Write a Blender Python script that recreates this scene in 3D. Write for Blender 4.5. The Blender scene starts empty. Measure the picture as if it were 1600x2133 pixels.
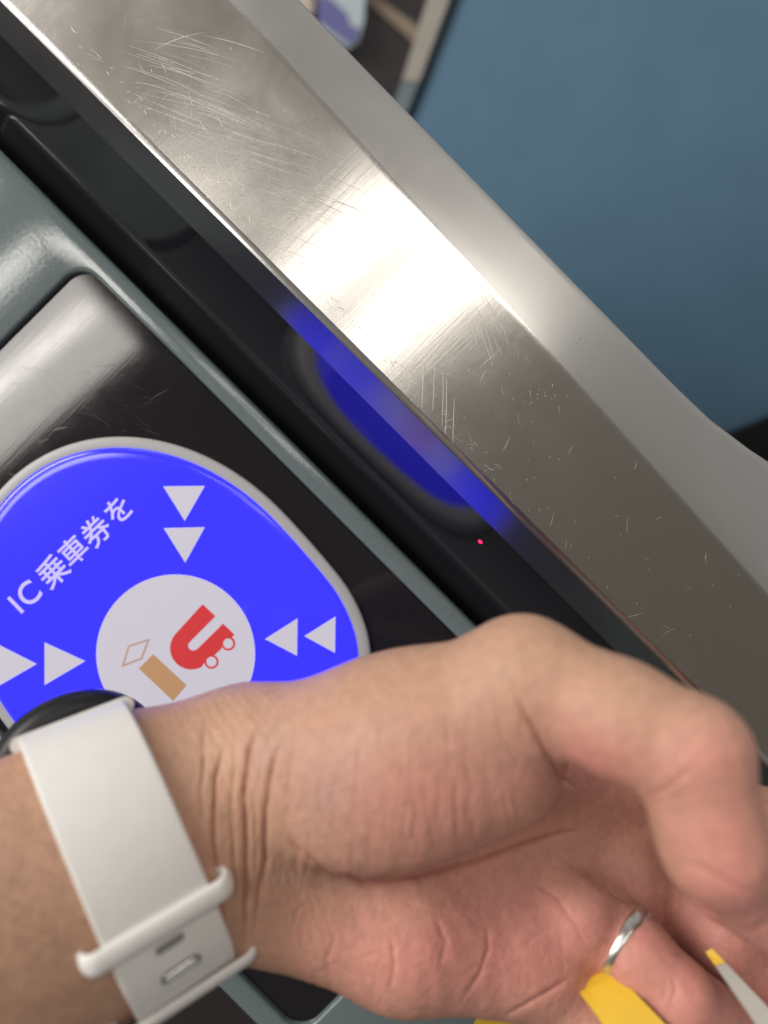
import bpy, bmesh, math, random
import numpy as np
from mathutils import Vector, Matrix

# ---------------------------------------------------------------- camera
# frame: pad panel top = plane z 0, +X across the gate, +Y along the gate
CAMZ = 0.238
F = 1422.0                      # focal length in pixels of a 1600 x 2133 picture
S2 = math.sqrt(0.5)
RIGHT = Vector((S2, -S2, 0)); UP = Vector((S2, S2, 0)); BACK = Vector((0, 0, 1))
scene = bpy.context.scene
cam_data = bpy.data.cameras.new('camera')
cam = bpy.data.objects.new('camera', cam_data)
scene.collection.objects.link(cam)
cam.matrix_world = Matrix(((RIGHT.x, UP.x, BACK.x, 0), (RIGHT.y, UP.y, BACK.y, 0), (RIGHT.z, UP.z, BACK.z, CAMZ), (0, 0, 0, 1)))
cam_data.sensor_fit = 'VERTICAL'
cam_data.sensor_height = 36.0
cam_data.sensor_width = 27.0
cam_data.lens = 36.0 * F / 2133.0
cam_data.clip_start = 0.005
cam_data.clip_end = 50.0
cam_data.dof.use_dof = True
cam_data.dof.focus_distance = 0.203
cam_data.dof.aperture_fstop = cam_data.lens / 4.0
scene.camera = cam

# ---------------------------------------------------------------- world, lamps, exposure
world = bpy.data.worlds.new('World'); scene.world = world
world.use_nodes = True
bg = world.node_tree.nodes['Background']
# plain hall: dim warm ceiling overhead, paler lit walls all round
wt = world.node_tree
w_tc = wt.nodes.new('ShaderNodeTexCoord'); w_sx = wt.nodes.new('ShaderNodeSeparateXYZ'); w_rp = wt.nodes.new('ShaderNodeValToRGB')
wt.links.new(w_tc.outputs['Generated'], w_sx.inputs[0]); wt.links.new(w_sx.outputs[2], w_rp.inputs[0]); wt.links.new(w_rp.outputs[0], bg.inputs[0])
w_rp.color_ramp.elements[0].position = .10; w_rp.color_ramp.elements[0].color = (.40, .40, .40, 1)
w_rp.color_ramp.elements[1].position = .70; w_rp.color_ramp.elements[1].color = (.115, .102, .083, 1)
bg.inputs[1].default_value = 1.0
scene.view_settings.view_transform = 'Standard'
scene.view_settings.look = 'None'
scene.view_settings.exposure = 0.0
scene.view_settings.gamma = 1.0
scene.view_settings.use_curve_mapping = False
scene.cycles.max_bounces = 8
scene.cycles.caustics_reflective = False
scene.cycles.caustics_refractive = False
scene.cycles.sample_clamp_indirect = 4.0

def lamp(name, x0, x1, y0, y1, z, radiance, color=(1, .95, .88), rot=0.0):
    L = bpy.data.lights.new(name, 'AREA'); L.shape = 'RECTANGLE'
    L.size = x1 - x0; L.size_y = y1 - y0
    L.energy = radiance * math.pi * L.size * L.size_y      # even radiance of the panel
    L.color = color
    o = bpy.data.objects.new(name, L); scene.collection.objects.link(o)
    o.location = ((x0 + x1) / 2, (y0 + y1) / 2, z)
    o.rotation_euler = (0, 0, rot)
    return o
# ceiling fixtures of the concourse: trays with brighter tubes, rows, then two added hand lights
lamp('ceiling_tray_lamp', -0.95, -0.14, 0.86, 1.17, 1.700, 10.0, rot=math.radians(-5))
lamp('ceiling_tube_lamp', -0.93, -0.17, 1.00, 1.055, 1.690, 14.0, rot=math.radians(-5))
lamp('ceiling_row_lamp', 0.15, 4.8, 0.36, 0.48, 1.70, 7.0, rot=math.radians(-5))
lamp('ceiling_row_lamp', 0.15, 4.8, 0.105, 0.225, 1.70, 7.0, rot=math.radians(-5))
lamp('added_hand_light', 0.6, 3.0, 2.05, 3.25, 1.70, 2.5, color=(1, .96, .90))  # added weak panel out of view, fills in light on the hand
lamp('added_hand_light', -2.4, 0.2, 2.05, 3.25, 1.70, 20.0, color=(1, .96, .90))  # added panel out of view, main light on palm and thumb

# ---------------------------------------------------------------- helpers
def ray(u, v):
    return RIGHT * ((u - 800) / F) + UP * (-(v - 1066.5) / F) - BACK
def W(u, v, z):
    """world point that shows at pixel u,v at world height z"""
    d = CAMZ - z
    return Vector((0, 0, CAMZ)) + ray(u, v) * d
def WZ(u, v, Z):
    return W(u, v, CAMZ - Z)
def hit_plane(u, v, p, n):
    r = ray(u, v); o = Vector((0, 0, CAMZ))
    t = (p - o).dot(n) / r.dot(n)
    return o + r * t

def link(o):
    scene.collection.objects.link(o); return o
def mesh_obj(name, verts, faces, mat=None, parent=None, smooth=False):
    me = bpy.data.meshes.new(name)
    me.from_pydata([tuple(v) for v in verts], [], [tuple(f) for f in faces])
    me.update()
    if smooth:
        me.polygons.foreach_set('use_smooth', [True] * len(me.polygons))
    o = bpy.data.objects.new(name, me); link(o)
    if mat: me.materials.append(mat)
    if parent: o.parent = parent
    return o
def empty(name, loc=(0, 0, 0)):
    o = bpy.data.objects.new(name, None); o.empty_display_size = .01; o.location = loc
    return link(o)
def tag(o, label, cat=None, group=None, kind=None):
    if label: o['label'] = label
    if cat: o['category'] = cat
    if group: o['group'] = group
    if kind: o['kind'] = kind
    return o
def keep_parent(o, p):
    o.parent = p
    o.matrix_parent_inverse = Matrix.Translation(-Vector(p.location))
    return o
def auto_smooth(o, ang=35):
    me = o.data
    bm = bmesh.new(); bm.from_mesh(me)
    bmesh.ops.recalc_face_normals(bm, faces=bm.faces)
    a = math.radians(ang)
    for e in bm.edges:
        e.smooth = not (len(e.link_faces) == 2 and e.calc_face_angle(0) > a)
    for f in bm.faces: f.smooth = True
    bm.to_mesh(me); bm.free()
    return o
def bevel(o, w, seg=3, ang=30):
    m = o.modifiers.new('bevel', 'BEVEL'); m.width = w; m.segments = seg
    m.limit_method = 'ANGLE'; m.angle_limit = math.radians(ang)
    return o
def extrude_profile(name, rows, mat, parent=None, ang=35):
    """rows: list of closed profiles (lists of 3-D points), lofted along and capped"""
    n = len(rows[0]); V = [p for r in rows for p in r]; Fc = []
    for i in range(len(rows) - 1):
        for j in range(n):
            a = i * n + j; b = i * n + (j + 1) % n
            Fc.append((a, b, b + n, a + n))
    Fc.append(tuple(range(n))[::-1]); Fc.append(tuple((len(rows) - 1) * n + j for j in range(n)))
    o = mesh_obj(name, V, Fc, mat, parent)
    return auto_smooth(o, ang)
def rrect(x0, x1, y0, y1, r, n=8):
    pts = []
    for cx, cy, a0 in ((x1 - r, y1 - r, 0), (x0 + r, y1 - r, 90), (x0 + r, y0 + r, 180), (x1 - r, y0 + r, 270)):
        for k in range(n + 1):
            a = math.radians(a0 + 90 * k / n)
            pts.append((cx + r * math.cos(a), cy + r * math.sin(a)))
    return pts
def loft_loops(name, loops, mat, parent=None, cap_first=False, cap_last=False, ang=40):
    n = len(loops[0]); V = [p for l in loops for p in l]; Fc = []
    for i in range(len(loops) - 1):
        for j in range(n):
            a = i * n + j; b = i * n + (j + 1) % n
            Fc.append((a, b, b + n, a + n))
    if cap_first: Fc.append(tuple(range(n))[::-1])
    if cap_last: Fc.append(tuple((len(loops) - 1) * n + j for j in range(n)))
    return auto_smooth(mesh_obj(name, V, Fc, mat, parent), ang)

# ---------------------------------------------------------------- materials
def mat_new(name):
    m = bpy.data.materials.new(name); m.use_nodes = True
    nt = m.node_tree; return m, nt, nt.nodes['Principled BSDF']
def nd(nt, t, **kw):
    n = nt.nodes.new(t)
    for k, v in kw.items():
        if k.startswith('i_'):
            n.inputs[k[2:].replace('_', ' ')].default_value = v
        else: setattr(n, k, v)
    return n
def plain(name, col, rough=.5, metal=0., spec=.5, coat=0., noise=0.0, nscale=200., bump=0., emis=None, estr=0., sss=0.):
    m, nt, b = mat_new(name)
    b.inputs['Base Color'].default_value = (*col, 1); b.inputs['Roughness'].default_value = rough
    b.inputs['Metallic'].default_value = metal; b.inputs['Specular IOR Level'].default_value = spec
    b.inputs['Coat Weight'].default_value = coat; b.inputs['Coat Roughness'].default_value = .08
    if sss:
        b.inputs['Subsurface Weight'].default_value = sss
        b.inputs['Subsurface Radius'].default_value = (.003, .003, .003)
    if emis:
        b.inputs['Emission Color'].default_value = (*emis, 1); b.inputs['Emission Strength'].default_value = estr
    tc = nd(nt, 'ShaderNodeTexCoord')
    nz = nd(nt, 'ShaderNodeTexNoise', i_Scale=nscale, i_Detail=5.)
    nt.links.new(tc.outputs['Object'], nz.inputs['Vector'])
    if noise:
        mx = nd(nt, 'ShaderNodeMix', data_type='RGBA', blend_type='MULTIPLY')
        mx.inputs['Factor'].default_value = 1
        mx.inputs[6].default_value = (*col, 1)
        rp = nd(nt, 'ShaderNodeMapRange'); rp.inputs['To Min'].default_value = 1 - noise; rp.inputs['To Max'].default_value = 1 + noise
        nt.links.new(nz.outputs['Fac'], rp.inputs['Value']); nt.links.new(rp.outputs[0], mx.inputs[7])
        nt.links.new(mx.outputs[2], b.inputs['Base Color'])
    rr = nd(nt, 'ShaderNodeMapRange'); rr.inputs['To Min'].default_value = rough * .85; rr.inputs['To Max'].default_value = min(1, rough * 1.15)
    nt.links.new(nz.outputs['Fac'], rr.inputs['Value']); nt.links.new(rr.outputs[0], b.inputs['Roughness'])
    if bump:
        bp = nd(nt, 'ShaderNodeBump', i_Strength=bump, i_Distance=.0003)
        nt.links.new(nz.outputs['Fac'], bp.inputs['Height']); nt.links.new(bp.outputs[0], b.inputs['Normal'])
    return m

def steel(name, rough=.24, aniso=.75, col=(.60, .58, .55), brush=.25, smudge=.5, haze=.11):
    """brushed along the gate, with wiped smudges and hairlines"""
    m, nt, b = mat_new(name)
    b.inputs['Metallic'].default_value = 1; b.inputs['Base Color'].default_value = (*col, 1)
    b.inputs['Anisotropic'].default_value = aniso
    tan = nd(nt, 'ShaderNodeCombineXYZ'); tan.inputs[0].default_value = 1
    nt.links.new(tan.outputs[0], b.inputs['Tangent'])
    tc = nd(nt, 'ShaderNodeTexCoord')
    mp = nd(nt, 'ShaderNodeMapping'); mp.inputs['Scale'].default_value = (1, .02, 1)
    nt.links.new(tc.outputs['Object'], mp.inputs[0])
    hair = nd(nt, 'ShaderNodeTexNoise', i_Scale=2600., i_Detail=3.)
    nt.links.new(mp.outputs[0], hair.inputs['Vector'])
    sm = nd(nt, 'ShaderNodeTexNoise', i_Scale=38., i_Detail=7., i_Roughness=.65, i_Distortion=.6)
    nt.links.new(tc.outputs['Object'], sm.inputs['Vector'])
    ma = nd(nt, 'ShaderNodeMapRange'); ma.inputs['From Min'].default_value = .3; ma.inputs['From Max'].default_value = .7
    ma.inputs['To Min'].default_value = rough * (1 - smudge * .5); ma.inputs['To Max'].default_value = rough * (1 + smudge * .5)
    nt.links.new(sm.outputs['Fac'], ma.inputs['Value']); nt.links.new(ma.outputs[0], b.inputs['Roughness'])
    bp = nd(nt, 'ShaderNodeBump', i_Strength=brush, i_Distance=.00002)
    nt.links.new(hair.outputs['Fac'], bp.inputs['Height'])
    last = None
    for rot, sc in ((.42, 520.), (-.9, 700.), (1.25, 430.)):
        m3 = nd(nt, 'ShaderNodeMapping'); m3.inputs['Rotation'].default_value = (0, 0, rot); m3.inputs['Scale'].default_value = (.06, 1, 1)
        nt.links.new(tc.outputs['Object'], m3.inputs[0])
        h = nd(nt, 'ShaderNodeTexNoise', i_Scale=sc, i_Detail=5., i_Distortion=.8); nt.links.new(m3.outputs[0], h.inputs['Vector'])
        if last is None: last = h.outputs['Fac']
        else:
            ad = nd(nt, 'ShaderNodeMath', operation='ADD'); nt.links.new(last, ad.inputs[0]); nt.links.new(h.outputs['Fac'], ad.inputs[1]); last = ad.outputs[0]
    b2 = nd(nt, 'ShaderNodeBump', i_Strength=.10, i_Distance=.00006); nt.links.new(last, b2.inputs['Height']); nt.links.new(bp.outputs[0], b2.inputs['Normal'])
    nt.links.new(b2.outputs[0], b.inputs['Normal'])
    # second, wider lobe of the hazy worn surface
    g = nd(nt, 'ShaderNodeBsdfAnisotropic'); g.inputs['Color'].default_value = (*col, 1); g.inputs['Roughness'].default_value = .42; g.inputs['Anisotropy'].default_value = .3
    nt.links.new(tan.outputs[0], g.inputs['Tangent'])
    mx = nd(nt, 'ShaderNodeMixShader'); mx.inputs[0].default_value = haze
    nt.links.new(b.outputs[0], mx.inputs[1]); nt.links.new(g.outputs[0], mx.inputs[2])
    nt.links.new(mx.outputs[0], nt.nodes['Material Output'].inputs['Surface'])
    return m

def black_gloss(name, rough=.09, scratch=.0, col=(.010, .0095, .012), spec=.5):
    m, nt, b = mat_new(name)
    b.inputs['Base Color'].default_value = (*col, 1); b.inputs['Specular IOR Level'].default_value = spec
    tc = nd(nt, 'ShaderNodeTexCoord')
    nz = nd(nt, 'ShaderNodeTexNoise', i_Scale=45., i_Detail=8., i_Roughness=.7)
    nt.links.new(tc.outputs['Object'], nz.inputs['Vector'])
    rr = nd(nt, 'ShaderNodeMapRange'); rr.inputs['From Min'].default_value = .3; rr.inputs['From Max'].default_value = .7
    rr.inputs['To Min'].default_value = rough * .7; rr.inputs['To Max'].default_value = rough * 1.5
    nt.links.new(nz.outputs['Fac'], rr.inputs['Value']); nt.links.new(rr.outputs[0], b.inputs['Roughness'])
    if scratch:
        last = None
        for k, (rot, sc) in enumerate(((.35, 900.), (-.5, 1300.), (1.1, 700.))):
            mp = nd(nt, 'ShaderNodeMapping'); mp.inputs['Rotation'].default_value = (0, 0, rot); mp.inputs['Scale'].default_value = (.05, 1, 1)
            nt.links.new(tc.outputs['Object'], mp.inputs[0])
            h = nd(nt, 'ShaderNodeTexNoise', i_Scale=sc, i_Detail=3., i_Distortion=.5)
            nt.links.new(mp.outputs[0], h.inputs['Vector'])
            if last is None: last = h.outputs['Fac']
            else:
                ad = nd(nt, 'ShaderNodeMath', operation='ADD'); nt.links.new(last, ad.inputs[0]); nt.links.new(h.outputs['Fac'], ad.inputs[1]); last = ad.outputs[0]
        bp = nd(nt, 'ShaderNodeBump', i_Strength=scratch, i_Distance=.00005)
        nt.links.new(last, bp.inputs['Height']); nt.links.new(bp.outputs[0], b.inputs['Normal'])
    return m

M_STEEL = steel('brushed_stainless', rough=.235, aniso=.82, smudge=.30, brush=.05)
M_STEEL2 = steel('brushed_stainless_side', rough=.30, aniso=.8, col=(.62, .60, .57), smudge=.2, brush=.1)
M_LIP = steel('brushed_stainless_lip', rough=.22, aniso=.3, smudge=.2, brush=.1, col=(.30, .30, .30))
M_SCRATCH = plain('bare_scratched_steel', (.66, .64, .60), .42, metal=.6, noise=.3, nscale=900)
M_BLACK = black_gloss('black_acrylic', .035, .02, spec=.95)
M_PANEL = black_gloss('scratched_black_panel', .065, .05, (.012, .011, .014))
M_GROOVE = plain('black_rubber', (.003, .003, .0035), .8, spec=.03)
M_TEAL = plain('grey_teal_plastic', (.125, .158, .165), .14, noise=.10, nscale=600, bump=.10)
M_BODY = plain('grey_body_paint', (.10, .12, .13), .5, noise=.1, nscale=60)

# ================================================================= STRUCTURE: floor and things beyond
# true vertical of the hall leans against the sloping reader panel
VERT = ray(306, 1396).normalized()          # points down
floor_c = Vector((0, 0, CAMZ)) + VERT * 1.25
def floor_pt(u, v, lift=0.0):
    return hit_plane(u, v, floor_c - VERT * lift, VERT)
m_floor = plain('dark_stone_floor', (.022, .018, .019), .45, noise=.5, nscale=30, bump=.2)
fx = VERT.cross(Vector((0, 1, 0))).normalized(); fy = fx.cross(VERT)
fl = mesh_obj('floor', [floor_c + fx * a + fy * b for a, b in ((-6, -6), (6, -6), (6, 6), (-6, 6))], [(0, 1, 2, 3)], m_floor)
tag(fl, None, kind='structure')
def floor_patch(name, pix, mat, lift=.004, thick=.002):
    top = [floor_pt(u, v, lift) for u, v in pix]; bot = [p + VERT * thick for p in top]; n = len(top)
    Fc = [tuple(range(n)), tuple(range(2 * n - 1, n - 1, -1))] + [(i, (i + 1) % n, n + (i + 1) % n, n + i) for i in range(n)]
    return auto_smooth(mesh_obj(name, top + bot, Fc, mat))

# blue side of the neighbouring gate
GZ = 0.90
def gate_pt(u, v, push=0.0):
    pl = WZ(890, 120, GZ); ql = WZ(1570, 880, GZ)
    n = (ql - pl).cross(VERT).normalized()
    if n.dot(Vector((0, 0, CAMZ)) - pl) < 0: n = -n
    return hit_plane(u, v, pl + n * push, n), n
def slab(name, pix, mat, parent, push, thick):
    pts = []; n = None
    for u, v in pix:
        p, n = gate_pt(u, v, push); pts.append(p)
    bot = [p - n * thick for p in pts]; k = len(pts)
    Fc = [tuple(range(k)), tuple(range(2 * k - 1, k - 1, -1))] + [(i, (i + 1) % k, k + (i + 1) % k, k + i) for i in range(k)]
    o = mesh_obj(name, pts + bot, Fc, mat); auto_smooth(o)
    if parent: keep_parent(o, parent)
    return o
m_blue = plain('blue_painted_steel', (.112, .205, .300), .42, noise=.10, nscale=14, bump=.05)
m_trim = plain('beige_trim', (.36, .335, .30), .5, noise=.1, nscale=40)
m_trim2 = plain('grey_teal_trim', (.16, .205, .215), .5, noise=.1, nscale=40)
m_dark = plain('black_kick_plate', (.012, .012, .014), .5)
ng = empty('ticket_gate', gate_pt(1250, 300)[0])
slab('side_panel', [(936, 0 - 40), (829, 300), (900, 800), (1440, 960), (1536, 897), (1600, 870), (1760, 800), (1800, -300), (1070, -300)], m_blue, ng, 0, .20)
slab('edge_trim', [(902, -40), (838, 166), (872, 172), (950, -40)], m_trim, ng, .012, .21)
slab('trim_foot', [(837, 170), (790, 300), (818, 305), (871, 176)], m_trim2, ng, .012, .21)
slab('end_post', [(1500, 913), (1420, 1010), (1900, 1100), (1900, 748), (1601, 872)], m_dark, ng, .012, .21)
tag(ng, 'blurred blue side panel with beige edge trim of the neighbouring gate, beyond the steel rail', 'ticket gate')
m_strip = plain('beige_floor_joint', (.22, .17, .13), .6, noise=.15, nscale=40)
o = floor_patch('floor_strip', [(766, 5), (772, -15), (900, 75), (865, 92), (845, 70)], m_strip)
tag(o, 'thin beige strip across the dark floor beside the blue panel', 'floor strip')
m_tile = plain('beige_tile', (.45, .39, .33), .6, noise=.15, nscale=30)
o = floor_patch('floor_tile', [(560, -60), (655, -60), (652, 28), (600, 40)], m_tile)
tag(o, 'beige floor tile in the far upper corner behind the rail', 'tile')
# pale printed sign standing on the floor
m_sw = plain('pale_sign_sheet', (.36, .43, .46), .5, noise=.1, nscale=30)
m_sb = plain('blue_sign_print', (.11, .11, .27), .5, noise=.1, nscale=30)
sg = empty('floor_sign', floor_pt(715, 20, .05))
for nm, pix, mt, lf in (('sheet', [(664, -60), (764, -60), (758, 40), (748, 86), (726, 100), (664, 58)], m_sw, .05),
                        ('print', [(661, -10), (684, -8), (722, 28), (728, 52), (748, 58), (744, 82), (728, 90), (664, 42)], m_sb, .054)):
    o = floor_patch(nm, pix, mt, lf, .003); keep_parent(o, sg)
tag(sg, 'blurred pale sign with a blue printed band on the dark floor', 'sign')

# ================================================================= THE TICKET GATE WITH ITS READER
gate = empty('ticket_gate_with_reader', (-.04, 0, -.01))
tag(gate, 'grey ticket gate top with scratched stainless rail, black slope and lit blue reader pad', 'ticket gate')
mm = .001
Y0, Y1 = -.36, .40
# --- teal housing top with the recess
def ring_plate(name, ox0, ox1, oy0, oy1, ix0, ix1, iy0, iy1, r):
    N = 10
    loops = []
    for inset, z in ((0, -9), (0, -2.2), (.25, -1.1), (.9, -.35), (1.8, 0)):                # outer edge rounded
        loops.append([(x, y, z * mm) for x, y in rrect(ox0 + inset * mm, ox1 - inset * mm, oy0 + inset * mm, oy1 - inset * mm, 4 * mm, N)])
    for inset, z in ((-1.3, 0), (-.6, -.2), (-.15, -.6), (0, -1.2), (.2, -3.2)):
        i = inset * mm
        loops.append([(x, y, z * mm) for x, y in rrect(ix0 + i, ix1 - i, iy0 + i, iy1 - i, r, N)])
    o = loft_loops(name, loops, M_TEAL, ang=50); keep_parent(o, gate)
    return o
ring_plate('housing_top', -.1585, -.0054, -.21, .2, -.1500, -.0128, -.109, .1365, .0085)
ring_plate('housing_top', -.1585, -.0054, .2004, .40, -.1500, -.0128, .212, .385, .0085)
# --- black recessed panel
def box(name, x0, x1, y0, y1, z0, z1, mat, parent=gate, bw=None):
    V = [(x, y, z) for z in (z0, z1) for x, y in ((x0, y0), (x1, y0), (x1, y1), (x0, y1))]
    Fc = [(3, 2, 1, 0), (4, 5, 6, 7), (0, 1, 5, 4), (1, 2, 6, 5), (2, 3, 7, 6), (3, 0, 4, 7)]
    o = mesh_obj(name, V, Fc, mat)
    if parent: keep_parent(o, parent)
    if bw: bevel(o, bw)
    return o
box('reader_panel', -.1525, -.0105, -.1115, .139, -.006, -.0024, M_PANEL)
box('reader_panel', -.1525, -.0105, .2095, .388, -.006, -.0024, M_PANEL)
box('seal_strip', -.0052, .0000, Y0, Y1, -.0102, -.0080, M_GROOVE)
# --- black glossy slope
bx, bz = .0032, 0.0
curve_ = [(bx, bz)]                                            # the slope is slightly concave
while curve_[-1][1] < .026:
    x, z = curve_[-1]
    th = math.radians(54.2 + 5.6 * max(0, min(1, (z - .008) / .017)))
    curve_.append((x + .001 / math.tan(th), z + .001))
tx, tz = curve_[-1]
def prof(y, pts): return [(x * 1.0, y, z) for x, z in pts]
slope = [(bx - .0068, -.009)] + curve_ + [(tx + .004, tz - .003), (.012, -.009)]
o = extrude_profile('black_slope', [prof(Y0, slope), prof(Y1, slope)], M_BLACK); keep_parent(o, gate)
# --- stainless cap
LZ = .0368
CH = math.radians(28)
def cap_rows():
    rows = []
    for y in np.linspace(Y0, Y1, 48):
        xe = .068 + y * .050                                   # crest between top and outer facet
        fl_ = max(0.0, (-y - .048)); flare = fl_ * fl_ * 2.6 + fl_ * .12
        xo = .0935 + flare + .012 * max(0, y - .1); zo = LZ - (xo - xe) * math.tan(CH) * .98
        lx, lz = .0274, LZ
        pts = [(tx - .0003, tz + .0002)]
        ld = Vector((lx - tx, lz - tz)).normalized()
        # lip, rounded nose, flat top, soft crest, outer facet, side
        c = Vector((lx, lz))
        r = .0012
        pts += [tuple(c - ld * .0014)]
        for k in (.25, .5, .75): 
            a = c - ld * .0014 * (1 - k) + Vector((.0014 * k, 0)); pts.append((a.x, a.y - .00028 * math.sin(math.pi * k)))
        pts += [(lx + .0014, lz)]
        pts += [(lx + .010, lz + .00005), (xe - .010, lz + .00005), (xe - .0016, lz + .00002), (xe - .0005, lz - .00012), (xe + .0003, lz - .00042)]
        pts += [(xe + .006, lz - .0060 * math.tan(CH) * .98), (xo - .003, zo + .0030 * math.tan(CH) * .98), (xo - .001, zo + .0003), (xo, zo - .0010), (xo, -.010), (tx + .0045, -.010), (tx + .0045, tz - .004)]
        rows.append([(p[0], y, p[1]) for p in pts])
    return rows
R = cap_rows()
cap = extrude_profile('steel_rail', R, M_STEEL, ang=40); keep_parent(cap, gate)
cap.data.materials.append(M_LIP); cap.data.materials.append(M_STEEL2)
npf = len(R[0])
for p in cap.data.polygons:
    if len(p.vertices) == 4:
        c = p.center
        if c.x < .0270 and c.z > .02: p.material_index = 1
        elif c.x > .068 + c.y * .050 + .0003: p.material_index = 2
tag(cap, 'scratched brushed stainless steel rail with a bright lamp reflection')
# --- body below
box('body', -.150, .080, Y0, Y1, -.95, -.0105, M_BODY)

# --- red indicator lamp on the slope
nrm = Vector((-math.sin(math.radians(54)), 0, math.cos(math.radians(54))))
pc = hit_plane(1002, 1127, Vector((curve_[12][0], 0, curve_[12][1])), nrm)
pc.x = np.interp(pc.z, [c[1] for c in curve_], [c[0] for c in curve_])
m_red = plain('red_indicator', (.25, .0, .02), .3, emis=(1, .02, .10), estr=2.2)
e1 = Vector((0, 1, 0)); e2 = nrm.cross(e1)
vs = []; rings = ((0, .35), (.45, .28), (.8, .0))
for rr_, hh in rings[1:]:
    for k in range(12):
        a = k * math.pi / 6; vs.append(pc + e1 * rr_ * mm * math.cos(a) + e2 * rr_ * mm * math.sin(a) + nrm * (hh * mm + .00005))
vs.append(pc + nrm * .00042)
Fc = [(24, k, (k + 1) % 12) for k in range(12)] + [(k, 12 + k, 12 + (k + 1) % 12, (k + 1) % 12) for k in range(12)]
o = mesh_obj('indicator_lamp', vs, Fc, m_red); auto_smooth(o); keep_parent(o, gate); o['label'] = 'tiny red indicator light on the black slope'

# --- scratches worn into the rail (hairline grooves with bright raised burrs)
random.seed(5)
sv = []; sf = []
def scratch_px(pts, w):
    P = [W(u, v, LZ) for u, v in pts]
    for i in range(len(P)):
        xe = .068 + P[i].y * .050
        if P[i].x < .0284 or P[i].x > xe - .0022: return
    n = len(P)
    for i, p in enumerate(P):
        t = (P[min(i + 1, n - 1)] - P[max(i - 1, 0)]).normalized(); s = Vector((-t.y, t.x, 0))
        ww = w * mm * .5 * (math.sin(math.pi * (i + .35) / (n - .3)) * .8 + .2)
        zz = LZ + .0001
        a = len(sv)
        sv.extend([(p.x + s.x * ww, p.y + s.y * ww, zz), (p.x, p.y, zz + .00002), (p.x - s.x * ww, p.y - s.y * ww, zz)])
        if i: sf.extend([(a - 3, a - 2, a + 1, a), (a - 2, a - 1, a + 2, a + 1)])
def curve_px(x, y, ang, L, bend, w, n=7):
    pts = []; a = ang - bend / 2
    cx, cy = x, y
    for i in range(n):
        pts.append((cx, cy)); cx += math.cos(a) * L / (n - 1); cy += math.sin(a) * L / (n - 1); a += bend / (n - 1)
    scratch_px(pts, w)
# sweep of long wiping scratches near the far end
for k in range(115):
    t = random.random(); s_ = random.uniform(0, 1)
    x = 250 + 330 * t + random.gauss(0, 30); y = 110 + 330 * t + random.gauss(0, 40)
    curve_px(x + 40 * s_, y, .36 + random.gauss(0, .06), random.uniform(60, 260), random.uniform(-.1, .45), random.uniform(.03, .11))
for k in range(40):
    t = random.random()
    curve_px(300 + 260 * t + random.gauss(0, 25), 150 + 270 * t + random.gauss(0, 30), random.choice((-.75, -.6, 1.2, .4)) + random.gauss(0, .2), random.uniform(12, 50), random.gauss(0, .4), random.uniform(.04, .09))
curve_px(322, 105, -.30, 110, .45, .16); curve_px(425, 75, .30, 130, .25, .14)
# hatch of parallel scratches
for x, y0, y1 in ((882, 750, 850), (905, 765, 855), (917, 775, 900), (924, 780, 890), (931, 790, 905), (946, 830, 925), (980, 880, 970), (1004, 900, 990), (952, 940, 985)):
    pts = [(x - 3 * i / 6 + random.uniform(-.5, .5), y0 + (y1 - y0) * i / 6) for i in range(7)]
    scratch_px(pts, random.uniform(.12, .22))
for k in range(26):
    curve_px(random.uniform(980, 1060), random.uniform(590, 700), random.choice((1.1, 1.25)) + random.gauss(0, .05), random.uniform(25, 80), .1, random.uniform(.06, .13))
curve_px(1000, 765, -.7, 60, .1, .13)
# arcs, nicks and dots all along
for k in range(190):
    s = random.uniform(60, 1950); t = random.betavariate(.8, .9)
    u0, v0 = s * .70 + 20, s * .72
    bu = 8 + t * 265
    u = u0 + bu * .707; v = v0 - bu * .707
    L = random.choice((3, 4, 5, 6, 8, 12, 20, 34))
    curve_px(u, v, random.choice((1.35, 1.2, -.8, 2.2, .3)) + random.gauss(0, .35), L, random.gauss(0, .8), random.uniform(.04, .11) if L < 9 else random.uniform(.04, .07))
for k in range(9):                                           # worn patch
    curve_px(random.gauss(1135, 22), random.gauss(835, 18), random.gauss(.9, .4), random.uniform(3, 8), 0, random.uniform(.06, .14))
# fraying along the inner nose
for k in range(160):
    s = random.uniform(100, 1350) ; b_ = random.uniform(14, 40)
    curve_px(s * .72 + 40 + b_ * .7, s * .74 - b_ * .7, random.gauss(.6, .5), random.uniform(4, 18), random.gauss(0, .5), random.uniform(.05, .13))
o = mesh_obj('scratch_marks', sv, sf, M_SCRATCH, smooth=True); keep_parent(o, gate)
tag(o, 'fine bright scratches in the steel rail', kind='stuff')

sv = []; sf = []
def panel_line(x, y, ang, L, bend, w, n=6):
    a = ang - bend / 2; P = []
    for i in range(n):
        q = W(x, y, -.0024); P.append(q); x += math.cos(a) * L / (n - 1); y += math.sin(a) * L / (n - 1); a += bend / (n - 1)
    for i, p in enumerate(P):
        t = (P[min(i + 1, n - 1)] - P[max(i - 1, 0)]).normalized(); s_ = Vector((-t.y, t.x, 0)); ww = w * mm * .5 * math.sin(math.pi * (i + .3) / (n - .4)); b0 = len(sv)
        sv.extend([(p.x + s_.x * ww, p.y + s_.y * ww, -.00234), (p.x - s_.x * ww, p.y - s_.y * ww, -.00234)])
        if i: sf.append((b0 - 2, b0 - 1, b0 + 1, b0))
for k in range(46):
    panel_line(random.uniform(5, 300), random.uniform(760, 900), random.gauss(.3, .35), random.uniform(8, 60), random.gauss(0, .5), random.uniform(.02, .06))
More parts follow.
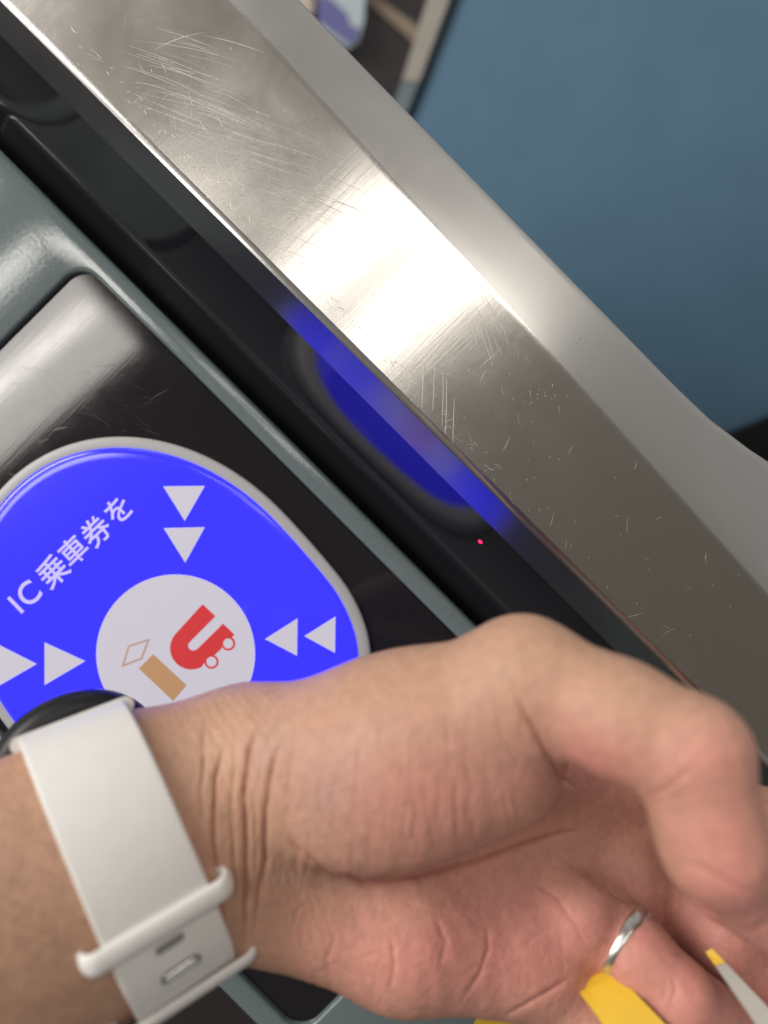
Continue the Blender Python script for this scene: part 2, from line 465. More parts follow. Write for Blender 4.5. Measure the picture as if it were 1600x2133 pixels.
for q in ((110, 898, -.2, 32, .5, .5), (75, 925, -.3, 30, .5, .25), (195, 765, -.1, 85, .1, .18), (310, 835, -.5, 50, .2, .15), (15, 985, .2, 30, -.3, .2)): panel_line(*q)
M_PSCR = plain('grey_plastic_scratch', (.10, .095, .10), .4, noise=.3, nscale=700)
o = mesh_obj('panel_scratches', sv, sf, M_PSCR); keep_parent(o, gate); tag(o, 'fine grey scratches in the black panel', kind='stuff')

# ================================================================= READER PAD
pcx, pcy = W(366, 1362, 0).x, W(366, 1362, 0).y
pad = empty('reader_pad', (pcx, pcy, -.0024)); keep_parent(pad, gate)
def sup(inset, n=120):
    """egg of the pad: elliptical far half, squarer near half"""
    pts = []; k0 = CAMZ / F
    ax_, by = 366 * k0 - inset, 439 * k0 - inset
    oy = pcy + 65 * k0
    for k in range(n):
        t = 2 * math.pi * k / n; c, s = math.cos(t), math.sin(t)
        ex = 2.05 if s > 0 else 2.05 + .95 * min(1, -s * 3)
        pts.append((pcx + ax_ * math.copysign(abs(c) ** (2 / ex), c), oy + by * math.copysign(abs(s) ** (2 / ex), s)))
    return pts
m_rim = plain('pale_pad_rim', (.33, .325, .325), .45, noise=.05, nscale=100, emis=(.9, .88, 1), estr=.04)
m_padblue = plain('lit_blue_pad', (.012, .012, .25), .14, emis=(.019, .016, 1.0), estr=2.0, spec=.4)
m_padwhite = plain('lit_white_print', (.20, .195, .21), .35, emis=(.95, .90, 1.06), estr=.42)
m_padred = plain('red_logo_print', (.42, .03, .035), .35, emis=(.6, .03, .035), estr=.36)
m_padbrown = plain('brown_logo_print', (.33, .19, .10), .35, emis=(.46, .25, .13), estr=.36)
def lp(inset, z): return [(x, y, z * mm) for x, y in sup(inset * mm)]
rim = loft_loops('pad_rim', [lp(0, -2.6), lp(0, -1.4), lp(.25, -.9), lp(.8, -.6), lp(3.6, -.2), lp(4.0, -.35), lp(4.1, -1.5)], m_rim, ang=60); keep_parent(rim, pad); rim.matrix_parent_inverse = Matrix.Translation(-(Vector(pad.location)))
pz = 1.05
face = loft_loops('pad_face', [lp(4.05, -1.2), lp(4.05, -.1), lp(4.25, .35), lp(4.8, .72), lp(6.0, .95), lp(8, pz), lp(8.3, pz + .0005)], m_padblue, cap_last=True, ang=60); keep_parent(face, pad)
# prints, set a hair above the face
def flat(name, pts, mat, z=pz + .06, parent=face, label=None):
    n = len(pts)
    o = mesh_obj(name, [(x, y, z * mm) for x, y in pts] + [(x, y, (z - .05) * mm) for x, y in pts],
                 [tuple(range(n)), tuple(range(2 * n - 1, n - 1, -1))] + [(i, (i + 1) % n, n + (i + 1) % n, n + i) for i in range(n)], mat)
    bm = bmesh.new(); bm.from_mesh(o.data); bmesh.ops.recalc_face_normals(bm, faces=bm.faces); bm.to_mesh(o.data); bm.free()
    o.parent = parent
    if label: o['label'] = label
    return o
def PX(pix): 
    r = []
    for u, v in pix:
        w = W(u, v, pz * mm); r.append((w.x, w.y))
    return r
for tri in ([(340, 1013), (427, 1012), (385, 1085)], [(341, 1100), (427, 1098), (386, 1172)],
            [(552, 1331), (620, 1288), (619, 1366)], [(634, 1325), (699, 1284), (698, 1360)],
            [(93, 1338), (178, 1377), (93, 1427)], [(-20, 1334), (77, 1383), (-20, 1439)]):
    flat('arrow', PX(tri), m_padwhite)
cw = W(366, 1362, pz * mm); rad = 165.5 * (CAMZ - pz * mm) / F
disc = flat('logo_disc', [(cw.x + rad * math.cos(a * math.pi / 40), cw.y + rad * math.sin(a * math.pi / 40)) for a in range(80)], m_padwhite)
# logo on the disc
def circ(u, v, r, n=24): return [(u + r * math.cos(2 * math.pi * k / n), v + r * math.sin(2 * math.pi * k / n)) for k in range(n)]
def rot_pts(local, o, ang):
    ca, sa = math.cos(ang), math.sin(ang)
    return [(o[0] + x * ca - y * sa, o[1] + x * sa + y * ca) for x, y in local]
# letter shape: outer outline, arms towards upper right
def L2(z): return [(180 + x * 380 / 1600, 1180 + y * 380 / 1600) for x, y in z]
uo = [(1020, 330), (1132, 436), (905, 665)]
for k in range(1, 9):                                         # inner rounded end of the slot
    a = math.radians(220 - 172 * k / 9); uo.append((938 + 45 * math.cos(a), 692 + 45 * math.sin(a)))
uo += [(975, 722), (1200, 500), (1300, 598), (1240, 660), (1190, 690), (1185, 722), (1120, 780), (1070, 800), (1035, 845)]
for k in range(0, 12):
    a = math.radians(-62 - 158 * k / 11); uo.append((922 + 188 * math.cos(a), 716 - 188 * math.sin(a)))
flat('logo_letter', PX(L2(uo)), m_padred, z=pz + .12, label='red rounded letter of the logo')
for c in ((1245, 675), (1098, 835)):
    flat('logo_wheel', PX(L2(circ(c[0], c[1], 62))), m_padred, z=pz + .13)
    flat('logo_wheel_hub', PX(L2(circ(c[0], c[1], 44))), m_padwhite, z=pz + .19)
flat('logo_bar', PX(L2([(586, 768), (462, 895), (762, 1180), (880, 1040)])), m_padbrown, z=pz + .12)
dia = [(560, 630), (368, 692), (308, 884), (492, 812)]
dc = (sum(p[0] for p in dia) / 4, sum(p[1] for p in dia) / 4)
dib = [(dc[0] + (x - dc[0]) * .78, dc[1] + (y - dc[1]) * .78) for x, y in dia]
m_padbrown2 = plain('pale_brown_logo_line', (.30, .20, .16), .35, emis=(.50, .33, .27), estr=.38)
flat('logo_diamond', PX(L2(dia)), m_padbrown2, z=pz + .12); flat('logo_diamond_field', PX(L2(dib)), m_padwhite, z=pz + .18)
# lettering
def text(s, u, v, ang, px_h, mat, name='lettering', bold=0.0):
    cu = bpy.data.curves.new(name, 'FONT'); cu.body = s; cu.size = 1; cu.align_x = 'CENTER'; cu.align_y = 'CENTER'; cu.offset = bold
    t = bpy.data.objects.new(name, cu); link(t)
    dg = bpy.context.evaluated_depsgraph_get()
    me = bpy.data.meshes.new_from_object(t.evaluated_get(dg)); bpy.data.objects.remove(t)
    me.name = name; me.materials.clear(); me.materials.append(mat)
    co = np.array([v_.co for v_ in me.vertices]); 
    c0 = (co.min(0) + co.max(0)) / 2
    k = px_h * (CAMZ - pz * mm) / F / (co[:, 1].max() - co[:, 1].min())
    w0 = W(u, v, pz * mm)
    # reading direction in the picture
    ex = RIGHT * math.cos(ang) + UP * math.sin(ang); ey = UP * math.cos(ang) - RIGHT * math.sin(ang)
    for v_, c in zip(me.vertices, co):
        q = w0 + ex * float((c[0] - c0[0]) * k) + ey * float((c[1] - c0[1]) * k); v_.co = (q.x, q.y, (pz + .08) * mm)
    o = bpy.data.objects.new(name, me); link(o); o.parent = face
    return o
m_let = plain('pale_lettering', (.30, .28, .36), .35, emis=(.55, .47, 1.15), estr=.55)
TA = math.radians(44)
text('I', 33, 1260, TA, 44, m_let, bold=.012); text('C', 60, 1236, TA, 48, m_let, bold=.012)
for ch, u, v, h in (('乗', 110, 1190, 60), ('車', 153, 1147, 56), ('券', 200, 1106, 58), ('を', 246, 1062, 52)):
    text(ch, u, v, TA, h, m_let, bold=.012)

# ================================================================= HAND
# modelled as a distance field in camera-aligned millimetres: x right, y up, z towards the viewer
def cm(u, v, Z): return np.array(((u - 800) * Z / F, -(v - 1066.5) * Z / F, -Z), dtype=np.float64)
H = .58
lo = np.array((-112., -132., -196.)); hi = np.array((104., -12., -98.))
dims = np.ceil((hi - lo) / H).astype(int) + 1
gx = (lo[0] + H * np.arange(dims[0])).astype(np.float32)[:, None, None]
gy = (lo[1] + H * np.arange(dims[1])).astype(np.float32)[None, :, None]
gz = (lo[2] + H * np.arange(dims[2])).astype(np.float32)[None, None, :]
def smin(a, b, k):
    h = np.clip(k - np.abs(a - b), 0, None) / k
    return np.minimum(a, b) - h * h * k * np.float32(.25)
def rcone(A, B, ra, rb):
    A = np.asarray(A); B = np.asarray(B); d = B - A; L2_ = float(d @ d)
    px, py, pzz = gx - np.float32(A[0]), gy - np.float32(A[1]), gz - np.float32(A[2])
    t = np.clip((px * np.float32(d[0]) + py * np.float32(d[1]) + pzz * np.float32(d[2])) / np.float32(L2_), 0, 1)
    q = np.sqrt((px - t * np.float32(d[0])) ** 2 + (py - t * np.float32(d[1])) ** 2 + (pzz - t * np.float32(d[2])) ** 2)
    return q - (np.float32(ra) + t * np.float32(rb - ra))
def chain(pts, k=2.5):
    f = None
    for (a, b) in zip(pts[:-1], pts[1:]):
        c = rcone(cm(*a[:3]), cm(*b[:3]), a[3], b[3])
        f = c if f is None else smin(f, c, k)
    return f
# forearm and wrist
C0 = cm(285, 1770, 152)
AX = np.array((.84, .31, -.46)); AX /= np.linalg.norm(AX)
DD = np.array((-.43, -.16, -.89)); DD -= AX * (DD @ AX); DD /= np.linalg.norm(DD)
WW = np.cross(AX, DD)
if WW[1] < 0: WW = -WW
px, py, pzz = gx - np.float32(C0[0]), gy - np.float32(C0[1]), gz - np.float32(C0[2])
ta = px * np.float32(AX[0]) + py * np.float32(AX[1]) + pzz * np.float32(AX[2])
wa = px * np.float32(WW[0]) + py * np.float32(WW[1]) + pzz * np.float32(WW[2])
da = px * np.float32(DD[0]) + py * np.float32(DD[1]) + pzz * np.float32(DD[2])
RW, RD = 29.0, 20.5
tap = np.clip(ta - 8, 0, 60)
rw = RW + np.clip(-ta, 0, 90) * .07 - tap * .30; rd = RD + np.clip(-ta, 0, 90) * .06 - tap * .15
arm = (np.sqrt((wa / rw) ** 2 + (da / rd) ** 2) - 1) * np.float32(RD)
arm = np.maximum(arm, ta - 32)
palm = None
for a, b in (((540, 1570, 162, 14), (1400, 1640, 199, 10.5)),
             ((540, 1660, 163, 14), (1380, 1780, 197, 10.5)),
             ((540, 1740, 163, 14), (1280, 1920, 180, 11.5)),
             ((540, 1820, 163, 13.5), (1130, 2010, 174, 11)),
             ((615, 1890, 160, 12.5), (840, 1945, 162, 14.5)),
             ((840, 1945, 162, 14.5), (1110, 2000, 168, 12.0))):
    c = rcone(cm(*a[:3]), cm(*b[:3]), a[3], b[3]); palm = c if palm is None else smin(palm, c, 7)
# pads of flesh below the finger bases
for (u, v, Z, r) in ((1205, 1905, 167, 8.6), (1085, 1980, 166, 9.5), (1310, 1830, 182, 8)):
    palm = smin(palm, rcone(cm(u, v, Z), cm(u + 20, v + 12, Z + 1), r, r), 6)
palm = smin(palm, arm, 12)
then = chain([(610, 1585, 158, 17.5), (840, 1560, 150, 19), (1060, 1450, 143, 14.0)], 10)
then = smin(then, rcone(cm(740, 1670, 152), cm(1040, 1590, 147), 14, 13), 10)
palm = smin(palm, then, 5)
thumb = chain([(1060, 1440, 142, 13.0), (1095, 1412, 140, 12.0), (1290, 1496, 130, 10.5), (1438, 1570, 124, 10.5)], 4)
thumb2 = chain([(1438, 1570, 124, 10.4), (1467, 1690, 122, 8.5), (1490, 1770, 121.5, 8.5), (1532, 1842, 123, 6.8)], 4)
thumb = smin(thumb, thumb2, 2.5)
index = chain([(1380, 1660, 195, 11.5), (1600, 1740, 168, 10.5), (1730, 1800, 152, 9)], 3)
index = smin(index, chain([(1730, 1800, 152, 9), (1670, 1945, 152, 8.0), (1500, 1850, 147, 6.6)], 3), 2.5)
middle = chain([(1360, 1835, 190, 10.5), (1508, 1950, 176, 9.7), (1690, 2080, 174, 8.8)], 3)
ringf = chain([(1255, 1925, 171, 9.0), (1322, 1984, 164, 8.3), (1412, 2070, 159, 8.0)], 3)
ringf = smin(ringf, chain([(1412, 2070, 159, 7.9), (1590, 2190, 167, 7.6)], 3), 1.5)
pinky = chain([(1120, 2020, 170, 10), (1230, 2110, 165, 8.4), (1330, 2210, 160, 7.8)], 3)
body = smin(palm, thumb, 5)
for fg, kk in ((index, 5), (middle, 4), (ringf, 3), (pinky, 5)):
    body = smin(body, smin(palm, fg, kk), .5)

def surface_nets(Fd):
    inside = Fd < 0
    nx, ny, nz = Fd.shape
    cnt = np.zeros((nx - 1, ny - 1, nz - 1), np.int8)
    offs = [(i, j, k) for i in (0, 1) for j in (0, 1) for k in (0, 1)]
    for i, j, k in offs: cnt += inside[i:nx - 1 + i, j:ny - 1 + j, k:nz - 1 + k]
    act = (cnt > 0) & (cnt < 8)
    idx = np.argwhere(act); N = len(idx)
    vid = -np.ones(act.shape, np.int64); vid[act] = np.arange(N)
    vals = np.stack([Fd[idx[:, 0] + i, idx[:, 1] + j, idx[:, 2] + k] for i, j, k in offs], 1).astype(np.float64)
    acc = np.zeros((N, 3)); num = np.zeros(N); O = np.array(offs, float)
    for a in range(8):
        for b in range(a + 1, 8):
            if np.abs(O[a] - O[b]).sum() != 1: continue
            va, vb = vals[:, a], vals[:, b]; m = (va < 0) != (vb < 0)
            t = np.where(m, va / np.where(m, va - vb, 1), 0)
            acc[m] += (O[a] + t[:, None] * (O[b] - O[a]))[m]; num[m] += 1
    V = (idx + acc / num[:, None]) * H + lo
    quads = []
    for ax in range(3):
        sl0 = [slice(None)] * 3; sl1 = [slice(None)] * 3
        sl0[ax] = slice(0, -1); sl1[ax] = slice(1, None)
        A_ = inside[tuple(sl0)]; B_ = inside[tuple(sl1)]
        e = np.argwhere(A_ != B_)
        o1, o2 = [(1, 2), (2, 0), (0, 1)][ax]
        ok = (e[:, o1] > 0) & (e[:, o2] > 0) & (e[:, o1] < Fd.shape[o1] - 1) & (e[:, o2] < Fd.shape[o2] - 1)
        e = e[ok]; fl_ = A_[tuple(e.T)]
        def g(d1, d2):
            q = e.copy(); q[:, o1] += d1; q[:, o2] += d2; return vid[tuple(q.T)]
        q = np.stack([g(-1, -1), g(0, -1), g(0, 0), g(-1, 0)], 1)
        q[~fl_] = q[~fl_][:, ::-1]
        quads.append(q)
    return V, np.concatenate(quads)
V, Q = surface_nets(body)
def normals(V, Q):
    n = np.cross(V[Q[:, 2]] - V[Q[:, 0]], V[Q[:, 3]] - V[Q[:, 1]])
    N = np.zeros_like(V)
    for k in range(3): N[:, k] = np.bincount(Q.ravel(), np.repeat(n[:, k], 4), len(V))
    return N / np.maximum(np.linalg.norm(N, axis=1, keepdims=True), 1e-9)
def smooth(V, Q, it, lam=.5):
    E = np.concatenate([Q[:, [0, 1]], Q[:, [1, 2]], Q[:, [2, 3]], Q[:, [3, 0]]])
    c = np.maximum(np.bincount(E.ravel(), minlength=len(V)), 1)[:, None]
    for _ in range(it):
        S = np.stack([np.bincount(E[:, 0], V[E[:, 1], k], len(V)) + np.bincount(E[:, 1], V[E[:, 0], k], len(V)) for k in range(3)], 1)
        V = V + lam * (S / c - V)
    return V
V = smooth(V, Q, 4)
def subdivide(V, Q):
    E = np.sort(np.concatenate([Q[:, [0, 1]], Q[:, [1, 2]], Q[:, [2, 3]], Q[:, [3, 0]]]), 1)
    key = E[:, 0] * len(V) + E[:, 1]
    uk, inv = np.unique(key, return_inverse=True)
    mid = .5 * (V[uk // len(V)] + V[uk % len(V)])
    n, m, q = len(V), len(uk), len(Q)
    e = inv.reshape(4, q) + n; c = np.arange(q) + n + m
    V2 = np.concatenate([V, mid, V[Q].mean(1)])
    Q2 = np.concatenate([np.stack([Q[:, k], e[k], c, e[k - 1]], 1) for k in range(4)])
    return V2, Q2
V, Q = subdivide(V, Q)
V = smooth(V, Q, 2)
NRM = normals(V, Q)
uu = 800 + V[:, 0] * F / -V[:, 2]; vv = 1066.5 - V[:, 1] * F / -V[:, 2]
front = np.clip(NRM[:, 2] * 3, 0, 1)
# flexion creases and wrinkles: (points, half width px, depth mm, bulge)
WR = [
 ([(545, 1490), (518, 1560), (508, 1650), (514, 1760), (512, 1880), (508, 1980)], 6, .95),
 ([(590, 1520), (565, 1600), (552, 1690), (553, 1790), (540, 1850), (528, 1960)], 6, .8),
 ([(470, 1540), (448, 1620), (446, 1760), (458, 1840), (468, 1960)], 5, .8),
 ([(490, 1560), (482, 1680), (488, 1800), (492, 1900)], 4, .4),
 ([(530, 1640), (535, 1760), (530, 1830)], 4, .35),
 ([(610, 1540), (598, 1640), (600, 1720)], 4, .3),
 ([(430, 1560), (420, 1640), (422, 1720)], 4, .3),
 ([(650, 1590), (662, 1650), (672, 1700)], 4, .22),
 ([(700, 1590), (690, 1680), (705, 1760)], 4, .16),
 ([(585, 1700), (612, 1765), (668, 1812), (760, 1838), (870, 1822), (1000, 1792), (1090, 1760), (1165, 1738), (1225, 1726)], 9, 1.0),
 ([(1070, 1440), (1105, 1510), (1138, 1570), (1165, 1615), (1200, 1642)], 6, .7),
 ([(1090, 1470), (1085, 1520), (1100, 1560)], 5, .2),
 ([(1040, 1480), (1050, 1540), (1080, 1590)], 5, .15),
 ([(1015, 1930), (1018, 1975), (1000, 2030), (955, 2095)], 5, .4),
 ([(815, 1950), (822, 2010), (812, 2070)], 5, .35),
 ([(900, 1900), (930, 1960), (915, 2020)], 6, .25),
 ([(700, 1950), (680, 2000), (690, 2040)], 6, .25),
 ([(1195, 2032), (1150, 2062), (1100, 2092), (1050, 2118)], 6, .6),
 ([(1340, 1892), (1292, 1872), (1232, 1830), (1180, 1800)], 6, .5),
 ([(1100, 1830), (1160, 1870), (1200, 1930), (1225, 1980)], 8, .3),
 ([(1340, 1664), (1395, 1640), (1440, 1600)], 6, .3),
 ([(1345, 1680), (1400, 1662), (1450, 1640)], 5, .12),
 ([(1425, 1790), (1475, 1815), (1545, 1852), (1580, 1862)], 8, .35),
 ([(1400, 2035), (1408, 2062), (1395, 2095)], 5, .25),
 ([(1385, 2030), (1390, 2060), (1375, 2095)], 5, .12),
 ([(960, 1560), (985, 1640), (975, 1700)], 6, .15), ([(850, 1620), (870, 1700), (850, 1770)], 6, .15), ([(760, 1600), (775, 1700), (765, 1790)], 6, .15),
]
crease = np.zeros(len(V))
rw_ = random.Random(11)
for k in range(70):                                            # fine skin lines of the ball of the thumb and the heel
    u = rw_.uniform(600, 1150); v = rw_.uniform(1470, 1740); L0 = rw_.uniform(50, 150)
    dx = (u - 850) * .0006 * L0 + rw_.gauss(0, 4)
    WR.append(([(u, v), (u + dx * .3 + rw_.gauss(0, 3), v + L0 * .35), (u + dx * .6 + rw_.gauss(0, 3), v + L0 * .7), (u + dx, v + L0)], rw_.uniform(2.5, 4.5), rw_.uniform(.05, .16)))
for k in range(45):
    u = rw_.uniform(600, 1250); v = rw_.uniform(1860, 2040); L0 = rw_.uniform(40, 120); a0 = rw_.choice((1.9, 1.6, .6, 2.4)) + rw_.gauss(0, .2)
    WR.append(([(u, v), (u + math.cos(a0) * L0 * .5 + rw_.gauss(0, 1.5), v + math.sin(a0) * L0 * .5), (u + math.cos(a0) * L0, v + math.sin(a0) * L0 + rw_.gauss(0, 2))], rw_.uniform(3, 5), rw_.uniform(.03, .11)))
for k in range(60):
    u = rw_.uniform(420, 640); v = rw_.uniform(1480, 1900); L0 = rw_.uniform(40, 130)
    WR.append(([(u, v), (u - 4 + rw_.gauss(0, 3), v + L0 * .5), (u - 6 + rw_.gauss(0, 4), v + L0)], rw_.uniform(2.5, 4), rw_.uniform(.06, .2)))
def seg_dist(P, pts):
    best = np.full(len(P), 1e9); tt = np.zeros(len(P)); n = len(pts) - 1
    for i in range(n):
        a = np.array(pts[i], float); d = np.array(pts[i + 1], float) - a
        t = np.clip(((P - a) @ d) / (d @ d), 0, 1)
        q = np.linalg.norm(P - a - t[:, None] * d, axis=1)
        m = q < best; best[m] = q[m]; tt[m] = (i + t[m]) / n
    return best, tt
UVp = np.stack([uu, vv], 1)
disp = np.zeros(len(V))
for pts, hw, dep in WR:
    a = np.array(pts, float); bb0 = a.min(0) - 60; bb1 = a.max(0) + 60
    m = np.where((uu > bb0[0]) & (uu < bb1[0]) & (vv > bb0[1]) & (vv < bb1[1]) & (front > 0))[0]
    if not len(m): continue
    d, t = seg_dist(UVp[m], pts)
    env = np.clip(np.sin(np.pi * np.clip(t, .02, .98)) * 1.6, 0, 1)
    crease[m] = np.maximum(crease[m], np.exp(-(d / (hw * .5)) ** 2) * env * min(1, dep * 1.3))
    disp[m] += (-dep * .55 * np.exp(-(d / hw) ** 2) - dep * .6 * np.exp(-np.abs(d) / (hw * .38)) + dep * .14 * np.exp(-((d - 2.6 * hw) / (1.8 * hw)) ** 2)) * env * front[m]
# fine cross-wrist skin lines and soft unevenness
tw = (V - C0) @ AX; ww_ = (V - C0) @ WW
fine = np.sin(tw * 3.1 + 1.2 * np.sin(ww_ * .35) + .8 * np.sin(ww_ * .11 + tw * .3)) * np.exp(-((tw - 26) / 10) ** 2) * .035
fine += np.sin(tw * 1.15 + 1.5 * np.sin(ww_ * .18)) * np.exp(-((tw - 45) / 25) ** 2) * .05
disp += fine * front
V = V + NRM * disp[:, None]
CR = np.array([RIGHT, UP, BACK])
def to_world(P): return (np.asarray(P) * .001) @ CR + np.array((0, 0, CAMZ))
# pigment: tan forearm and back, pinker palm pads and finger ends
def blob(u, v, su, sv): return np.exp(-((uu - u) / su) ** 2 - ((vv - v) / sv) ** 2)
pink = np.clip((uu - 480) / 500, 0, 1) * .45 * np.clip((vv - 1380) / 250, 0, 1)
pink += .55 * blob(900, 1990, 330, 110) + .35 * blob(1200, 1950, 160, 120) + .45 * blob(1230, 1590, 90, 70) + .3 * blob(850, 1700, 200, 130) + .35 * blob(1520, 1780, 70, 120) + .25 * blob(1480, 1560, 90, 60)
pink += .35 * np.clip((uu - 1230) / 200, 0, 1) * np.clip((vv - 1800) / 100, 0, 1)
pink *= np.clip(NRM[:, 2] + .5, 0, 1)
pink *= 1.15
cool = .8 * blob(690, 1650, 90, 110) + .5 * blob(560, 1560, 40, 90) + .35 * blob(960, 1560, 130, 60) + .5 * blob(740, 1830, 120, 25)

def skin_mat():
    m, nt, b = mat_new('skin')
    L = nt.links.new
    at = nd(nt, 'ShaderNodeAttribute', attribute_name='pink')
    tc = nd(nt, 'ShaderNodeTexCoord')
    n1 = nd(nt, 'ShaderNodeTexNoise', i_Scale=75., i_Detail=6., i_Roughness=.6); L(tc.outputs['Object'], n1.inputs['Vector'])
    n2 = nd(nt, 'ShaderNodeTexNoise', i_Scale=420., i_Detail=4.); L(tc.outputs['Object'], n2.inputs['Vector'])
    ad = nd(nt, 'ShaderNodeMath', operation='MULTIPLY_ADD'); ad.inputs[1].default_value = .55; L(n1.outputs['Fac'], ad.inputs[0])
    sb = nd(nt, 'ShaderNodeMath', operation='SUBTRACT'); sb.inputs[1].default_value = .275; L(at.outputs['Fac'], sb.inputs[0]); L(sb.outputs[0], ad.inputs[2])
    mx = nd(nt, 'ShaderNodeMix', data_type='RGBA', clamp_factor=True)
    mx.inputs[6].default_value = (.475, .280, .190, 1); mx.inputs[7].default_value = (.575, .248, .205, 1)
    L(ad.outputs[0], mx.inputs['Factor'])
    ac = nd(nt, 'ShaderNodeAttribute', attribute_name='cool'); mc = nd(nt, 'ShaderNodeMix', data_type='RGBA', clamp_factor=True)
    nv = nd(nt, 'ShaderNodeTexNoise', i_Scale=110., i_Detail=3.); L(tc.outputs['Object'], nv.inputs['Vector'])
    cf = nd(nt, 'ShaderNodeMath', operation='MULTIPLY'); L(ac.outputs['Fac'], cf.inputs[0]); L(nv.outputs['Fac'], cf.inputs[1])
    mc.inputs[7].default_value = (.36, .235, .22, 1); L(mx.outputs[2], mc.inputs[6]); L(cf.outputs[0], mc.inputs['Factor'])
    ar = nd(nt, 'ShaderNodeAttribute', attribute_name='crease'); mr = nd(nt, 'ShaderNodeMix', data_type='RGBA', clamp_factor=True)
    mr.inputs[7].default_value = (.36, .13, .095, 1); cr = nd(nt, 'ShaderNodeMath', operation='MULTIPLY'); cr.inputs[1].default_value = .55  # redder crease pigment; its dark tone also paints in the folds' shade
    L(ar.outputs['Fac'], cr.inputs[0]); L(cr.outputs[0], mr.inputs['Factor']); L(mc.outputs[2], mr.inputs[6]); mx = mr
    m2 = nd(nt, 'ShaderNodeMix', data_type='RGBA', blend_type='MULTIPLY'); m2.inputs['Factor'].default_value = 1
    rp = nd(nt, 'ShaderNodeMapRange'); rp.inputs['To Min'].default_value = .80; rp.inputs['To Max'].default_value = 1.2
    L(n2.outputs['Fac'], rp.inputs['Value']); L(mx.outputs[2], m2.inputs[6]); L(rp.outputs[0], m2.inputs[7])
    L(m2.outputs[2], b.inputs['Base Color'])
    b.inputs['Roughness'].default_value = .52; b.inputs['Specular IOR Level'].default_value = .35
    b.inputs['Subsurface Weight'].default_value = .22; b.inputs['Subsurface Radius'].default_value = (1, .36, .18); b.inputs['Subsurface Scale'].default_value = .0028
    vo = nd(nt, 'ShaderNodeTexVoronoi', i_Scale=1500.); L(tc.outputs['Object'], vo.inputs['Vector'])
    n3 = nd(nt, 'ShaderNodeTexNoise', i_Scale=650., i_Detail=5.); L(tc.outputs['Object'], n3.inputs['Vector'])
    a2 = nd(nt, 'ShaderNodeMath', operation='MULTIPLY_ADD'); a2.inputs[1].default_value = .35; L(vo.outputs['Distance'], a2.inputs[0]); L(n3.outputs['Fac'], a2.inputs[2])
    mp = nd(nt, 'ShaderNodeMapping'); mp.vector_type = 'TEXTURE'; mp.inputs['Rotation'].default_value = (0, 0, math.radians(-45)); mp.inputs['Scale'].default_value = (1, 7, 1); L(tc.outputs['Object'], mp.inputs[0])
    n4 = nd(nt, 'ShaderNodeTexNoise', i_Scale=330., i_Detail=4., i_Distortion=.4); L(mp.outputs[0], n4.inputs['Vector'])
    a3 = nd(nt, 'ShaderNodeMath', operation='MULTIPLY_ADD'); a3.inputs[1].default_value = .9; L(n4.outputs['Fac'], a3.inputs[0]); L(a2.outputs[0], a3.inputs[2]); a2 = a3
    bp = nd(nt, 'ShaderNodeBump', i_Strength=.5, i_Distance=.0005); L(a2.outputs[0], bp.inputs['Height']); L(bp.outputs[0], b.inputs['Normal'])
    return m
me = bpy.data.meshes.new('person')
me.vertices.add(len(V)); me.vertices.foreach_set('co', to_world(V).astype(np.float32).ravel())
me.loops.add(Q.size); me.loops.foreach_set('vertex_index', Q.astype(np.int32).ravel())
me.polygons.add(len(Q)); me.polygons.foreach_set('loop_start', np.arange(0, Q.size, 4, dtype=np.int32)); me.polygons.foreach_set('loop_total', np.full(len(Q), 4, np.int32))
me.polygons.foreach_set('use_smooth', np.ones(len(Q), bool)); me.update(calc_edges=True); me.validate()
me.materials.append(skin_mat())
hand = link(bpy.data.objects.new('person', me))
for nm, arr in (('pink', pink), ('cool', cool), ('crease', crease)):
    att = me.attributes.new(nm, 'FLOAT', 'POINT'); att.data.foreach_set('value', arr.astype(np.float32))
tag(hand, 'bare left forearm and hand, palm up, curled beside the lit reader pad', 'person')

# short fine hairs on the forearm
rng = np.random.default_rng(3)
cand = np.where((NRM[:, 2] > .15) & (uu > -60) & ((uu < 250) & (vv > 1600)))[0]
hv = []; hf = []
hd = -WW * .85 + AX * .55
for i in rng.choice(cand, 330, replace=False):
    p = V[i].copy(); n = NRM[i]; d = hd + rng.normal(0, .16, 3); d -= n * (d @ n); d /= np.linalg.norm(d)
    L_ = rng.uniform(3, 8); w = rng.uniform(.010, .022); side = np.cross(n, d); k0 = len(hv)
    for j in range(5):
        t = j / 4; q = p + d * L_ * t + n * (.05 + .9 * t * (1 - t * .8)) + side * L_ * .12 * t * t
        hv += [q + side * w * (1 - t * .8), q + n * w, q - side * w * (1 - t * .8)]
        if j: b0 = k0 + 3 * j; hf += [(b0 - 3, b0 - 2, b0 + 1, b0), (b0 - 2, b0 - 1, b0 + 2, b0 + 1)]
m_hair = plain('brown_arm_hair', (.10, .055, .035), .5)
o = mesh_obj('arm_hair', to_world(hv), hf, m_hair, smooth=True); o.parent = hand; tag(o, 'fine short brown hairs on the forearm', kind='stuff')

